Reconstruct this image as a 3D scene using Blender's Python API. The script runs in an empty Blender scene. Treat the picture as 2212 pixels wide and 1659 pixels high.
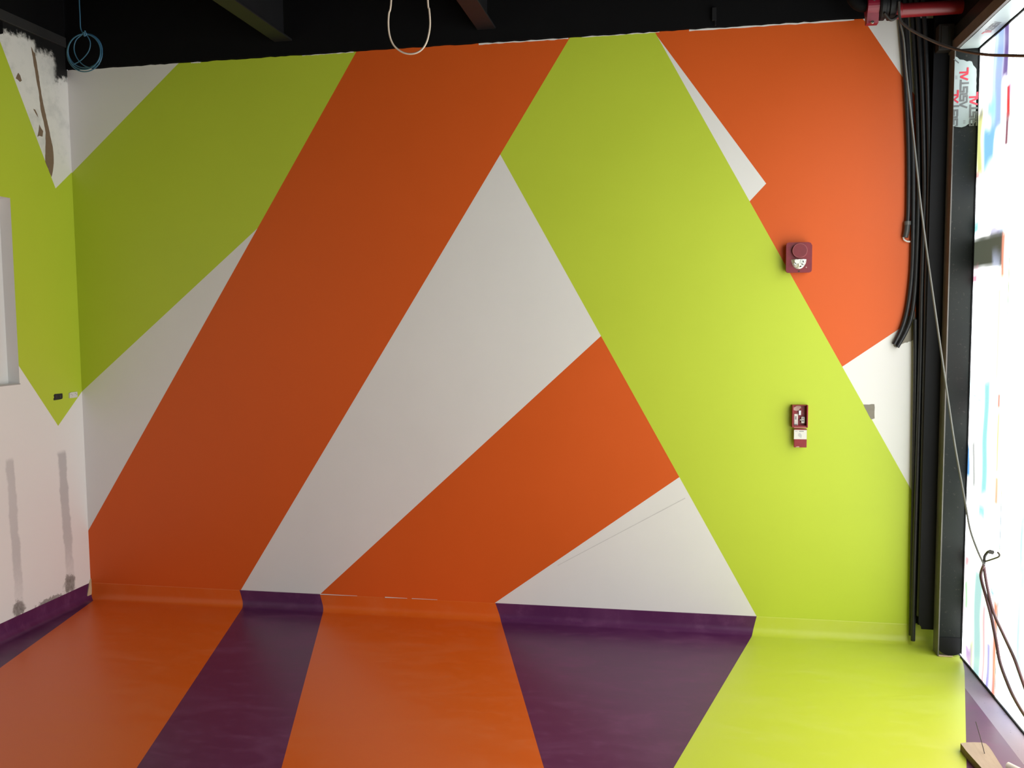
import bpy, bmesh, math, random
from mathutils import Vector, Matrix, noise as mnoise
from mathutils.geometry import tessellate_polygon

random.seed(7)
SC = bpy.context.scene
COL = SC.collection

# ------------------------------------------------------------------ camera
IW, IH, FPX = 2212.0, 1659.0, 1930.0
YAW, PITCH, ROLL = math.radians(-10.511), math.radians(-4.406), math.radians(-0.511)
CAM = Vector((0.0, -4.775, 1.70))
fw = Vector((math.sin(YAW)*math.cos(PITCH), math.cos(YAW)*math.cos(PITCH), math.sin(PITCH)))
_r = Vector((math.cos(YAW), -math.sin(YAW), 0.0)); _u = _r.cross(fw)
rt = _r*math.cos(ROLL) + _u*math.sin(ROLL)
up = _u*math.cos(ROLL) - _r*math.sin(ROLL)
cd = bpy.data.cameras.new('camera'); cam = bpy.data.objects.new('camera', cd); COL.objects.link(cam)
cd.sensor_fit = 'HORIZONTAL'; cd.sensor_width = 36.0; cd.lens = FPX/IW*36.0
cd.clip_start = 0.02; cd.clip_end = 100
cam.matrix_world = Matrix(((rt.x, up.x, -fw.x, CAM.x), (rt.y, up.y, -fw.y, CAM.y), (rt.z, up.z, -fw.z, CAM.z), (0, 0, 0, 1)))
SC.camera = cam

# ------------------------------------------------------------------ world, light, exposure
GLASS_LIGHT = 4.2           # daylight coming through the printed film on the glazing
w = bpy.data.worlds.new('daylight'); SC.world = w; w.use_nodes = True
w.node_tree.nodes['Background'].inputs[0].default_value = (0.80, 0.88, 1.0, 1)
w.node_tree.nodes['Background'].inputs[1].default_value = 1.5
SC.view_settings.view_transform = 'Standard'; SC.view_settings.look = 'None'
SC.view_settings.gamma = 1.0; SC.view_settings.use_curve_mapping = False
SC.view_settings.exposure = 0.0
SC.cycles.use_light_tree = False

# photo pixel -> point on a plane of the room
def ray(x, y): return rt*((x-IW/2)/FPX) - up*((y-IH/2)/FPX) + fw
def on_y(x, y, Y=0.0): d = ray(x, y); return CAM + d*((Y-CAM.y)/d.y)
def on_x(x, y, X): d = ray(x, y); return CAM + d*((X-CAM.x)/d.x)
def on_z(x, y, Z): d = ray(x, y); return CAM + d*((Z-CAM.z)/d.z)

XL = -3.507      # left wall
XG = 1.381       # glazing plane
XF = 1.270       # inner face of the aluminium frame
ZT = 3.147       # top of the painted wall
COVE = 0.100     # height of the vinyl upstand
YR = -8.0        # rear of the room
HZ = 2.925       # underside of the frame header
YG = -4.70       # end of the glazing
YJ = -0.170      # room-side face of the jamb

# ------------------------------------------------------------------ node helpers
class S:
    """a socket with arithmetic"""
    def __init__(s, nt, sock): s.nt = nt; s.k = sock
    def _m(s, op, b=None, rev=False, clamp=False):
        n = s.nt.nodes.new('ShaderNodeMath'); n.operation = op; n.use_clamp = clamp
        a_, b_ = (b, s) if rev else (s, b)
        for i, v in enumerate((a_, b_)):
            if v is None: continue
            if isinstance(v, S): s.nt.links.new(v.k, n.inputs[i])
            else: n.inputs[i].default_value = v
        return S(s.nt, n.outputs[0])
    def __add__(s, b): return s._m('ADD', b)
    __radd__ = __add__
    def __sub__(s, b): return s._m('SUBTRACT', b)
    def __rsub__(s, b): return s._m('SUBTRACT', b, True)
    def __mul__(s, b): return s._m('MULTIPLY', b)
    __rmul__ = __mul__
    def __truediv__(s, b): return s._m('DIVIDE', b)
    def abs(s): return s._m('ABSOLUTE')
    def min(s, b): return s._m('MINIMUM', b)
    def max(s, b): return s._m('MAXIMUM', b)
    def step(s, a, b):
        n = s.nt.nodes.new('ShaderNodeMapRange'); n.interpolation_type = 'SMOOTHSTEP'
        s.nt.links.new(s.k, n.inputs[0]); n.inputs[1].default_value = a; n.inputs[2].default_value = b
        return S(s.nt, n.outputs[0])

class Mat:
    def __init__(s, name, rough=0.5, spec=0.5, metal=0.0):
        s.m = bpy.data.materials.new(name); s.m.use_nodes = True; s.nt = s.m.node_tree
        s.b = s.nt.nodes['Principled BSDF']
        s.b.inputs['Roughness'].default_value = rough
        s.b.inputs['Specular IOR Level'].default_value = spec
        s.b.inputs['Metallic'].default_value = metal
        s.tc = s.nt.nodes.new('ShaderNodeTexCoord')
    def xyz(s):
        n = s.nt.nodes.new('ShaderNodeSeparateXYZ'); s.nt.links.new(s.tc.outputs['Object'], n.inputs[0])
        return [S(s.nt, o) for o in n.outputs]
    def noise(s, scale, detail=3, rough=0.55, stretch=(1, 1, 1), off=0.0, dist=0.0):
        mp = s.nt.nodes.new('ShaderNodeMapping'); s.nt.links.new(s.tc.outputs['Object'], mp.inputs[0])
        mp.inputs['Scale'].default_value = stretch; mp.inputs['Location'].default_value = (off, off*1.7, off*0.6)
        n = s.nt.nodes.new('ShaderNodeTexNoise'); s.nt.links.new(mp.outputs[0], n.inputs['Vector'])
        n.inputs['Scale'].default_value = scale; n.inputs['Detail'].default_value = detail
        n.inputs['Roughness'].default_value = rough; n.inputs['Distortion'].default_value = dist
        s.noise_col = n.outputs['Color']
        return S(s.nt, n.outputs[0])
    def col(s, c):
        n = s.nt.nodes.new('ShaderNodeRGB'); n.outputs[0].default_value = (*c, 1); return n.outputs[0]
    def mix(s, a, b, f):
        n = s.nt.nodes.new('ShaderNodeMix'); n.data_type = 'RGBA'
        for v, i in ((a, 6), (b, 7)):
            if isinstance(v, tuple): n.inputs[i].default_value = (*v, 1)
            else: s.nt.links.new(v, n.inputs[i])
        if isinstance(f, S): s.nt.links.new(f.k, n.inputs[0])
        else: n.inputs[0].default_value = f
        return n.outputs[2]
    def set(s, key, v):
        if isinstance(v, S): s.nt.links.new(v.k, s.b.inputs[key])
        elif isinstance(v, tuple): s.b.inputs[key].default_value = (*v, 1)
        elif isinstance(v, (int, float)): s.b.inputs[key].default_value = v
        else: s.nt.links.new(v, s.b.inputs[key])
        return s
    def bump(s, h, strength=0.1, dist=0.01):
        n = s.nt.nodes.new('ShaderNodeBump'); n.inputs['Strength'].default_value = strength
        n.inputs['Distance'].default_value = dist
        s.nt.links.new(h.k, n.inputs['Height']); s.nt.links.new(n.outputs[0], s.b.inputs['Normal'])
        return s

def plain(name, c, rough=0.5, var=0.12, scale=25, spec=0.5, metal=0.0, bump=0.0):
    m = Mat(name, rough, spec, metal)
    n = m.noise(scale, 4)
    m.set('Base Color', m.mix(tuple(x*(1-var) for x in c), tuple(min(1, x*(1+var)) for x in c), n))
    if bump: m.bump(m.noise(scale*4, 3), bump, 0.004)
    return m.m

def paint(name, c, rough=0.48):
    """rolled emulsion: very slight patchiness and an orange-peel relief"""
    m = Mat(name, rough, 0.35)
    n = m.noise(1.6, 4, 0.65)
    m.set('Base Color', m.mix(tuple(x*0.95 for x in c), tuple(min(1, x*1.05) for x in c), n))
    m.set('Roughness', n*0.16 + (rough-0.08))
    return m.m

def vinyl(name, c, haze):
    """sheet vinyl with wiped-on smears of dust"""
    m = Mat(name, 0.42, 0.42)
    a = m.noise(2.2, 3, 0.6, stretch=(1, 2.3, 1), dist=0.8); b = m.noise(11, 4, 0.65, stretch=(1, 1.9, 1), off=5)
    f = (a.step(0.42, 0.78)*0.5 + b.step(0.48, 0.82)*0.55)
    m.set('Base Color', m.mix(c, haze, f*0.30))
    m.set('Roughness', f*0.16 + 0.36)
    return m.m

WHITE = (0.80, 0.79, 0.775)
LIME = (0.52, 0.645, 0.045)
ORANGE = (0.70, 0.108, 0.011)
M = {}
M['white'] = paint('white_wall_paint', WHITE)
M['lime'] = paint('lime_wall_paint', LIME)
M['orange'] = paint('orange_wall_paint', ORANGE)
M['f_orange'] = vinyl('orange_vinyl', (0.70, 0.118, 0.009), (0.76, 0.25, 0.10))
M['f_purple'] = vinyl('purple_vinyl', (0.090, 0.017, 0.080), (0.36, 0.13, 0.29))
M['f_lime'] = vinyl('lime_vinyl', (0.555, 0.645, 0.055), (0.66, 0.70, 0.22))
M['black'] = plain('black_ceiling_paint', (0.0030, 0.0030, 0.0038), 0.8, 0.3, 6, 0.15)
M['black_steel'] = plain('black_steel_paint', (0.010, 0.010, 0.012), 0.55, 0.3, 9, 0.3)
M['clad'] = plain('black_membrane', (0.005, 0.005, 0.0065), 0.6, 0.4, 14, 0.22)
M['conduit'] = plain('black_painted_conduit', (0.016, 0.017, 0.019), 0.40, 0.5, 30, 0.5)
M['grey_cable'] = plain('grey_cable_sheath', (0.085, 0.075, 0.072), 0.5)
M['thin_cable'] = plain('thin_grey_cable', (0.15, 0.147, 0.135), 0.5)
M['dark_cable'] = plain('dark_cable', (0.03, 0.026, 0.026), 0.5)
M['maroon_cable'] = plain('maroon_cable', (0.11, 0.05, 0.06), 0.5)
M['blue_cable'] = plain('blue_cable', (0.055, 0.17, 0.30), 0.45)
M['cream_wire'] = plain('cream_wire', (0.72, 0.60, 0.50), 0.4)
M['concrete'] = plain('concrete', (0.30, 0.29, 0.28), 0.85, 0.2, 6)
M['red_pipe'] = plain('red_pipe_paint', (0.27, 0.016, 0.022), 0.34, 0.2, 20)
M['red_plastic'] = plain('dusty_red_plastic', (0.21, 0.012, 0.026), 0.42, 0.25, 30)
M['red_box'] = plain('red_metal', (0.26, 0.010, 0.018), 0.38, 0.25, 60)
M['steel'] = plain('bright_steel', (0.62, 0.62, 0.60), 0.28, 0.15, 60, metal=1.0)
M['reflector'] = plain('strobe_reflector', (0.86, 0.86, 0.80), 0.25, 0.05, 60)
M['label'] = plain('white_label', (0.74, 0.73, 0.69), 0.5, 0.06, 60)
M['label_grey'] = plain('grey_print', (0.28, 0.28, 0.29), 0.6, 0.2, 60)
M['pale_chip'] = plain('paper_remains', (0.55, 0.36, 0.33), 0.7, 0.2, 60)
M['white_plastic'] = plain('white_plastic', (0.72, 0.71, 0.68), 0.4, 0.08, 40)
M['dark_box'] = plain('dark_box_inside', (0.014, 0.011, 0.012), 0.5, 0.4, 80)
M['wood'] = None
M['brown_paper'] = plain('torn_board_paper', (0.215, 0.145, 0.095), 0.9, 0.12, 60)
M['beige'] = plain('beige_filler', (0.58, 0.44, 0.27), 0.85)
M['grey_plaster'] = plain('grey_bare_plaster', (0.26, 0.235, 0.195), 0.9, 0.15, 40)
M['film'] = plain('white_protective_film', (0.40, 0.475, 0.47), 0.4, 0.06, 30, 0.4)
M['ink_grey'] = plain('grey_film_print', (0.14, 0.15, 0.15), 0.5)
M['ink_red'] = plain('red_film_print', (0.62, 0.02, 0.05), 0.45)

def mk_alu():
    m = Mat('dusty_dark_aluminium', 0.42, 0.18, 0.0)
    n = m.noise(7, 5, 0.6); d = m.noise(60, 4, 0.7, off=4).step(0.60, 0.72)
    c = m.mix((0.007, 0.009, 0.009), (0.016, 0.019, 0.017), n)
    m.set('Base Color', m.mix(c, (0.16, 0.14, 0.12), d*0.25)); m.set('Roughness', n*0.25+0.28)
    return m.m
M['alu'] = mk_alu()
def mk_edge():
    m = Mat('pale_aluminium_edge', 0.5, 0.5, 0.1)
    n = m.noise(12, 5, 0.6)
    m.set('Base Color', m.mix((0.10, 0.095, 0.088), (0.20, 0.185, 0.17), n)); return m.m  # paler tone carries the room's reflection on the jamb side
M['alu_edge'] = mk_edge()
def mk_sill():
    m = Mat('dusty_tinted_sill', 0.34, 0.35, 0.0)
    n = m.noise(5, 5, 0.65); d = m.noise(70, 3, 0.6, off=2).step(0.66, 0.74)
    c = m.mix((0.23, 0.19, 0.26), (0.36, 0.30, 0.40), n)  # purple tint of reflected film light put into the base colour
    m.set('Base Color', m.mix(c, (0.05, 0.04, 0.05), d*0.7)); m.set('Roughness', n*0.3+0.35); return m.m
M['sill'] = mk_sill()
def mk_wood():
    m = Mat('raw_timber', 0.7, 0.3)
    n = m.noise(14, 5, 0.6, stretch=(6, 1, 6)); k = m.noise(30, 3, off=4).step(0.68, 0.74)
    c = m.mix((0.36, 0.30, 0.24), (0.48, 0.41, 0.34), n)
    m.set('Base Color', m.mix(c, (0.12, 0.08, 0.05), k*0.7)); return m.m
M['wood'] = mk_wood()
def mk_wood_side():
    m = Mat('dark_timber_edge', 0.75, 0.3)
    n = m.noise(16, 5, 0.6, stretch=(1, 1, 6))
    m.set('Base Color', m.mix((0.10, 0.065, 0.03), (0.24, 0.17, 0.09), n)); return m.m
M['wood_side'] = mk_wood_side()

# ------------------------------------------------------------------ mesh helpers
class MB:
    def __init__(s): s.bm = bmesh.new(); s.turned = False
    def face(s, pts, mi=0):
        vs = [s.bm.verts.new(p) for p in pts]
        f = s.bm.faces.new(vs); f.material_index = mi; return f
    def poly(s, pts, mi=0, flip=False):
        """any simple polygon, triangulated"""
        pts = [Vector(p) for p in pts]
        vs = [s.bm.verts.new(p) for p in pts]
        for t in tessellate_polygon([pts]):
            try: f = s.bm.faces.new([vs[i] for i in (t if not flip else t[::-1])]); f.material_index = mi
            except ValueError: pass
    def box(s, x0, x1, y0, y1, z0, z1, mi=0, bev=0.0, seg=2):
        n0 = len(s.bm.verts); s.bm.verts.ensure_lookup_table()
        vs = [s.bm.verts.new((x, y, z)) for x in (x0, x1) for y in (y0, y1) for z in (z0, z1)]
        fs = []
        for q in ((0,1,3,2), (4,6,7,5), (0,4,5,1), (2,3,7,6), (0,2,6,4), (1,5,7,3)):
            f = s.bm.faces.new([vs[i] for i in q]); f.material_index = mi; fs.append(f)
        if bev > 0:
            es = list({e for f in fs for e in f.edges})
            bmesh.ops.bevel(s.bm, geom=es, offset=bev, segments=seg, profile=0.5, affect='EDGES')
        return fs
    def prism(s, pts, vec, mi=0, mi_side=None):
        """planar outline pushed along vec"""
        pts = [Vector(p) for p in pts]; vec = Vector(vec); ms = mi if mi_side is None else mi_side
        a = [s.bm.verts.new(p) for p in pts]; b = [s.bm.verts.new(p+vec) for p in pts]
        for t in tessellate_polygon([pts]):
            for ring in (a, b):
                try: f = s.bm.faces.new([ring[i] for i in t]); f.material_index = mi
                except ValueError: pass
        n = len(pts)
        for i in range(n):
            f = s.bm.faces.new((a[i], a[(i+1) % n], b[(i+1) % n], b[i])); f.material_index = ms
    def tube(s, pts, r, n=8, smooth=True, mi=0, sub=6):
        P = [Vector(p) for p in pts]
        if smooth and len(P) > 2:
            Q = []
            for i in range(len(P)-1):
                p0 = P[max(i-1, 0)]; p1 = P[i]; p2 = P[i+1]; p3 = P[min(i+2, len(P)-1)]
                for k in range(sub):
                    t = k/sub
                    Q.append(0.5*((2*p1)+(p2-p0)*t+(2*p0-5*p1+4*p2-p3)*t*t+(3*p1-p0-3*p2+p3)*t**3))
            Q.append(P[-1]); P = Q
        nrm = None; rings = []
        for i, p in enumerate(P):
            t = (P[min(i+1, len(P)-1)]-P[max(i-1, 0)]).normalized()
            if nrm is None:
                nrm = t.cross(Vector((0.3, 0.5, 0.8))).normalized()
            else:
                nrm = (nrm - t*nrm.dot(t)).normalized()
            b = t.cross(nrm)
            rr = r[i] if isinstance(r, (list, tuple)) else r
            rings.append([s.bm.verts.new(p + (nrm*math.cos(a)+b*math.sin(a))*rr) for a in [2*math.pi*k/n for k in range(n)]])
        for i in range(len(rings)-1):
            for k in range(n):
                f = s.bm.faces.new((rings[i][k], rings[i][(k+1) % n], rings[i+1][(k+1) % n], rings[i+1][k]))
                f.smooth = True; f.material_index = mi
        for rg in (rings[0], rings[-1]):
            f = s.bm.faces.new(rg); f.material_index = mi
    def lathe(s, prof, c, axis, n=24, mi=0):
        """profile (radius, height) turned about axis through c"""
        s.turned = n >= 16
        ax = Vector(axis).normalized(); u_ = ax.cross(Vector((0.2, 0.3, 0.93))).normalized(); v_ = ax.cross(u_); c = Vector(c)
        rings = []
        for r, h in prof:
            if r < 1e-6: rings.append([s.bm.verts.new(c+ax*h)])
            else: rings.append([s.bm.verts.new(c+ax*h+(u_*math.cos(2*math.pi*k/n)+v_*math.sin(2*math.pi*k/n))*r) for k in range(n)])
        for i in range(len(rings)-1):
            A, B = rings[i], rings[i+1]
            for k in range(n):
                q = []
                for vtx in (A[k % len(A)], A[(k+1) % len(A)], B[(k+1) % len(B)], B[k % len(B)]):
                    if vtx not in q: q.append(vtx)
                if len(q) > 2:
                    f = s.bm.faces.new(q); f.smooth = True; f.material_index = mi
    def obj(s, name, mats, parent=None, recalc=True, loc=None):
        if recalc:
            bmesh.ops.recalc_face_normals(s.bm, faces=s.bm.faces)
            sharp = [e for e in s.bm.edges if len(e.link_faces) == 2 and e.calc_face_angle(0) > (0.6 if s.turned else 1.2) and (e.link_faces[0].smooth or e.link_faces[1].smooth)]
            if sharp: bmesh.ops.split_edges(s.bm, edges=sharp)
        if loc is not None:
            bmesh.ops.translate(s.bm, verts=s.bm.verts, vec=-Vector(loc))
        me = bpy.data.meshes.new(name); s.bm.to_mesh(me); s.bm.free()
        for m in (mats if isinstance(mats, (list, tuple)) else [mats]): me.materials.append(m)
        o = bpy.data.objects.new(name, me); COL.objects.link(o)
        if parent is not None: o.parent = parent
        if loc is not None: o.location = loc
        return o
def tag(o, label=None, cat=None, group=None, kind=None):
    for k, v in (('label', label), ('category', cat), ('group', group), ('kind', kind)):
        if v: o[k] = v
    return o
def thing(name, label, cat, group=None, kind=None):
    o = bpy.data.objects.new(name, None); COL.objects.link(o); o.empty_display_size = 0.05
    return tag(o, label, cat, group, kind)
def boxobj(name, b, mat, parent=None, bev=0.0):
    m = MB(); m.box(*b, bev=bev); return m.obj(name, mat, parent)

# ================================================================== BACK WALL
def B(x, y):
    p = on_y(x, y); return (p.x, p.z)
def cross2(p, q, a, b):
    """intersection of line pq with line ab"""
    d1 = (q[0]-p[0], q[1]-p[1]); d2 = (b[0]-a[0], b[1]-a[1])
    den = d1[0]*d2[1]-d1[1]*d2[0]
    t = ((a[0]-p[0])*d2[1]-(a[1]-p[1])*d2[0])/den
    return (p[0]+t*d1[0], p[1]+t*d1[1])
XE = 1.42
top = ((XL, ZT), (XE, ZT)); base = ((XL, COVE), (XE, COVE)); lft = ((XL, 0), (XL, 3)); rgt = ((XE, 0), (XE, 3))
L_whitelime = (B(387, 135), B(157, 372)); L_limelow = (B(565, 485), B(178, 845))
L_orL = (B(769, 113), B(193, 1142)); L_orR = (B(1230, 83), B(520, 1275))
L_limL = (B(1083, 338), B(1634.6, 1331.8)); L_limR = (B(1415, 70), B(1970, 1061))
L_or2a = (B(1298, 726), B(692, 1283)); L_or2b = (B(1467, 1031), B(1071, 1301))
L_tr = (B(1864, 40), B(1956, 176)); L_or3 = (B(1815, 795), B(1940, 712))
P = {}
P['tl'] = (XL, ZT); P['bl'] = (XL, COVE); P['tr'] = (XE, ZT); P['br'] = (XE, COVE)
P['a1'] = cross2(*L_whitelime, *top); P['a2'] = cross2(*L_whitelime, *lft)
P['b1'] = cross2(*L_orL, *top); P['b2'] = cross2(*L_limelow, *L_orL); P['b3'] = cross2(*L_limelow, *lft); P['b4'] = cross2(*L_orL, *lft)
P['c1'] = cross2(*L_orR, *top); P['c2'] = cross2(*L_orR, *L_limL); P['c3'] = cross2(*L_orR, *base)
P['d1'] = cross2(*L_limL, *L_or2a); P['d2'] = cross2(*L_limL, *L_or2b); P['d3'] = cross2(*L_limL, *base)
P['e1'] = cross2(*L_or2a, *base); P['e2'] = cross2(*L_or2b, *base)
P['g1'] = cross2(*L_limR, *top); P['g2'] = B(1420, 79)
P['g2'] = cross2(*L_limR, P['g2'], (P['g2'][0]+1, P['g2'][1]))
P['g4'] = B(1614, 435); P['g4'] = cross2(*L_limR, P['g4'], (P['g4'][0]+1, P['g4'][1])); P['g3'] = B(1655, 396.5)
P['g5'] = cross2(*L_limR, *L_or3); P['g6'] = cross2(*L_limR, *rgt)
P['h1'] = cross2(*L_tr, *top); P['h2'] = cross2(*L_tr, *rgt); P['h3'] = cross2(*L_or3, *rgt)
regions = [
    ('tl a1 a2', 0), ('a1 b1 b2 b3 a2', 1), ('b2 b4 b3', 0), ('b1 c1 c2 c3 bl b4 b2', 2),
    ('c1 g1 g2 g4 g5 g6 br d3 d2 d1 c2', 1), ('c2 d1 e1 c3', 0), ('d1 d2 e2 e1', 2), ('d2 d3 e2', 0),
    ('g1 h1 h2 h3 g5 g4 g3 g2', 2), ('g2 g3 g4', 0), ('h1 tr h2', 0), ('g5 h3 g6', 0)]
m = MB()
for names, mi in regions:
    m.poly([(P[k][0], 0, P[k][1]) for k in names.split()], mi)
# wall below the upstand, back and edges
m.face([(XL, 0, 0), (XE, 0, 0), (XE, 0, COVE), (XL, 0, COVE)], 0)
m.face([(XL, 0.15, 0), (XE, 0.15, 0), (XE, 0.15, ZT), (XL, 0.15, ZT)], 0)
m.face([(XL, 0, ZT), (XE, 0, ZT), (XE, 0.15, ZT), (XL, 0.15, ZT)], 0)
m.face([(XE, 0, 0), (XE, 0.15, 0), (XE, 0.15, ZT), (XE, 0, ZT)], 0)
wall_back = tag(m.obj('wall_back', [M['white'], M['lime'], M['orange']], recalc=False),
                'painted back wall with lime, orange and white slanting bands', kind='structure')

# ragged strip of missed white and black paint where the wall meets the ceiling steel
def ragged(x0, x1, z0, z1, amp0, amp1, n, rnd):
    lo = [(x0+(x1-x0)*i/n, z0+rnd.uniform(-amp0, amp0)) for i in range(n+1)]
    hi = [(x0+(x1-x0)*i/n, z1+rnd.uniform(-amp1, amp1)) for i in range(n+1)]
    return lo + hi[::-1]
rnd = random.Random(3)
m = MB()
for x0, x1, t in ((-3.49, -2.80, .003), (-2.72, -2.66, .002), (-2.05, -1.75, .0005), (-1.05, -0.57, .003), (0.05, 0.85, .004), (-0.5, -0.1, .0005)):
    pts = ragged(x0, x1, ZT-0.006-t, ZT+0.001, 0.0018, 0.0, 26, rnd)
    m.prism([(a, -0.0006, b) for a, b in pts], (0, 0.0005, 0))
m.obj('missed_paint', M['white'], wall_back)
m = MB()
pts = ragged(-3.50, 1.2, ZT-0.003, ZT+0.004, 0.0025, 0.0, 160, rnd)
m.prism([(a, -0.0012, b) for a, b in pts], (0, 0.0005, 0))
m.obj('black_overspray', M['black'], wall_back)
# bare patches
def wall_patch(name, pxs, mat, y=-0.0006, amp=0.0, parent=wall_back):
    pts = []
    n = len(pxs)
    for i in range(n):
        a, b = pxs[i], pxs[(i+1) % n]
        k = 4 if amp else 1
        for j in range(k):
            t = j/k; pts.append((a[0]+(b[0]-a[0])*t+rnd.uniform(-amp, amp), a[1]+(b[1]-a[1])*t+rnd.uniform(-amp, amp)))
    m = MB(); m.prism([(B(*p)[0], y, B(*p)[1]) for p in pts], (0, 0.0005, 0)); return m.obj(name, mat, parent)
wall_patch('bare_patch', [(1864.5, 874), (1889, 873), (1889.5, 904), (1881, 906)], M['grey_plaster'], amp=0.5)
wall_patch('grey_smear', [(1976, 672), (1977, 733), (1962, 738), (1950, 743), (1936, 752), (1930, 745), (1942, 728), (1953, 706), (1962, 684)], M['grey_plaster'], amp=1.6)
wall_patch('black_strip', [(1972, 40), (1985, 440), (1978, 640), (1981, 800), (1974, 1200), (1970, 1346), (2010, 1348), (2030, 700), (2050, 40)], M['clad'], y=-0.002)
wall_patch('pencil_line', [(1480, 1075), (1480.5, 1077), (1205, 1222), (1204.5, 1221)], plain('pencil_grey', (0.62, 0.61, 0.60), 0.6))

# ================================================================== LEFT WALL
def Lp(x, y): p = on_x(x, y, XL); return (p.y, p.z)
ZL = 3.36
ND = 0.069
ny0, ny1, nz0, nz1 = -1.70, -0.510, 1.355, 2.347
ap = Lp(120, 407); e_ = (0.0, on_y(157, 372).z); f_ = Lp(0, 89)
g_ = (ap[0]+(f_[0]-ap[0])*(ZL-ap[1])/(f_[1]-ap[1]), ZL)
K_ = (0.0, on_y(178, 846).z); Mq = Lp(125.6, 920); N_ = (ny1, Lp(40.5, 790)[1])
def mk_leftwhite():
    m = Mat('lifted_left_wall_white', 0.55, 0.3)
    x, y, z = m.xyz()
    n = m.noise(1.6, 5); wob = m.noise(9, 5, 0.65, off=2) - 0.5; fine = m.noise(45, 4, 0.7, off=6) - 0.5
    c = m.mix(tuple(v*1.02 for v in WHITE), tuple(v*1.10 for v in WHITE), n)  # wall white raised to stand in for stronger light on this side
    # grey skim-coated strips left by removed fixings
    for (ya, za), (yb, zb), w_, zt, st in (((-0.613, 0.96), (-0.592, 0.09), 0.030, 0.965, 0.55), ((-0.206, 0.95), (-0.172, 0.12), 0.034, 0.945, 0.62)):
        k = (yb-ya)/(zb-za)
        d = (y - (z - za)*k - ya + wob*0.05).abs()
        msk = d.step(w_+0.008, w_-0.008) * (z + wob*0.05).step(zt, zt-0.03) * (z + fine*0.2).step(0.02, 0.45).max(0.35)
        c = m.mix(c, (0.43, 0.42, 0.43), msk*st*(n*0.8+0.55))
    for yc, zc, ry, rz in ((-0.19, 0.145, 0.055, 0.060), (-0.60, 0.135, 0.055, 0.05), (-0.36, 0.10, 0.12, 0.02)):
        dy = (y - yc + wob*0.12)/ry; dz = (z - zc + fine*0.10)/rz
        msk = (dy*dy + dz*dz).step(1.3, 0.5)
        c = m.mix(c, (0.14, 0.125, 0.11), msk*(fine+0.95)*0.8)
    # patchy filler and black overspray along the top
    fil = m.noise(7, 5, 0.7, off=8)
    c = m.mix(c, (0.50, 0.52, 0.52), (fil.step(0.45, 0.75)*z.step(2.45, 2.6)*0.5))
    edge = z - 3.222 + wob*0.08 + fine*0.07
    c = m.mix(c, (0.010, 0.010, 0.011), edge.step(-0.012, 0.022))
    dab0 = (y + 0.265 + wob*0.06).step(-0.012, 0.012) * (z - 3.178 + wob*0.14 + fine*0.10).step(-0.02, 0.04)
    c = m.mix(c, (0.012, 0.012, 0.013), dab0)
    # ragged black dab in the corner
    dab = (y + 0.105 + wob*0.10).step(-0.02, 0.02) * (z - 3.09 + wob*0.16 + fine*0.12 - y*0.3).step(-0.015, 0.035)
    c = m.mix(c, (0.012, 0.012, 0.013), dab)
    m.set('Base Color', c); m.bump(fil, 0.10, 0.004)
    return m.m
M['left_white'] = mk_leftwhite()
m = MB()
def lw(pts, mi): m.poly([(XL, a, b) for a, b in pts], mi)
yl = -2.3
lw([ap, e_, (0, ZL), g_], 0)
lw([ap, g_, (yl, ZL), (ny0, nz1), (ny1, nz1), N_, Mq, K_, e_], 1)
lw([K_, Mq, N_, (ny1, nz0), (ny0, nz0), (ny0, nz1), (yl, ZL), (YR, ZL), (YR, 0), (0, 0)], 0)
xn = XL-ND
for q in (((XL, ny1, nz0), (XL, ny1, nz1), (xn, ny1, nz1), (xn, ny1, nz0)), ((XL, ny0, nz0), (XL, ny0, nz1), (xn, ny0, nz1), (xn, ny0, nz0)),
          ((XL, ny0, nz0), (XL, ny1, nz0), (xn, ny1, nz0), (xn, ny0, nz0)), ((XL, ny0, nz1), (XL, ny1, nz1), (xn, ny1, nz1), (xn, ny0, nz1)),
          ((xn, ny0, nz0), (xn, ny1, nz0), (xn, ny1, nz1), (xn, ny0, nz1))):
    m.face(q, 2)
xo = XL-0.2
m.face([(xo, 0.15, 0), (xo, YR, 0), (xo, YR, ZL), (xo, 0.15, ZL)], 2)
m.face([(XL, 0, ZL), (XL, YR, ZL), (xo, YR, ZL), (xo, 0.15, ZL)], 2)
wall_left = tag(m.obj('wall_left', [M['left_white'], M['lime'], M['white']], recalc=False),
                'white left wall with a lime painted point and a shallow recess', kind='structure')
# grey strip standing in for the shadow line under the recess
m = MB()
m.box(XL-0.002, XL+0.003, ny0-0.01, ny1+0.002, nz0-0.006, nz0)
m.obj('recess_shadow_line', plain('recess_shadow_line', (0.42, 0.41, 0.40), 0.7), wall_left)
# torn paper strips showing brown board
def torn(pxs, amp=0.7, name='torn_paper'):
    pts = []
    for i in range(len(pxs)):
        a, b = pxs[i], pxs[(i+1) % len(pxs)]
        L = math.hypot(a[0]-b[0], a[1]-b[1]); k = max(1, int(L/6))
        for j in range(k):
            t = j/k; pts.append((a[0]+(b[0]-a[0])*t+rnd.uniform(-amp, amp)*.5, a[1]+(b[1]-a[1])*t+rnd.uniform(-amp, amp)))
    m = MB(); m.prism([(XL+0.0008, *Lp(*p)) for p in pts], (-0.0006, 0, 0)); m.obj(name, M['brown_paper'], wall_left)
k1 = 220/869.0
torn([(a*k1, b*k1) for a, b in ((265, 395), (283, 440), (298, 455), (325, 610), (352, 800), (378, 930), (408, 1060), (428, 1160), (450, 1250), (458, 1330), (456, 1420), (444, 1490), (438, 1512), (410, 1440), (385, 1380), (388, 1230), (388, 1130), (372, 1040), (345, 930), (330, 780), (312, 690), (290, 560))])
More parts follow.
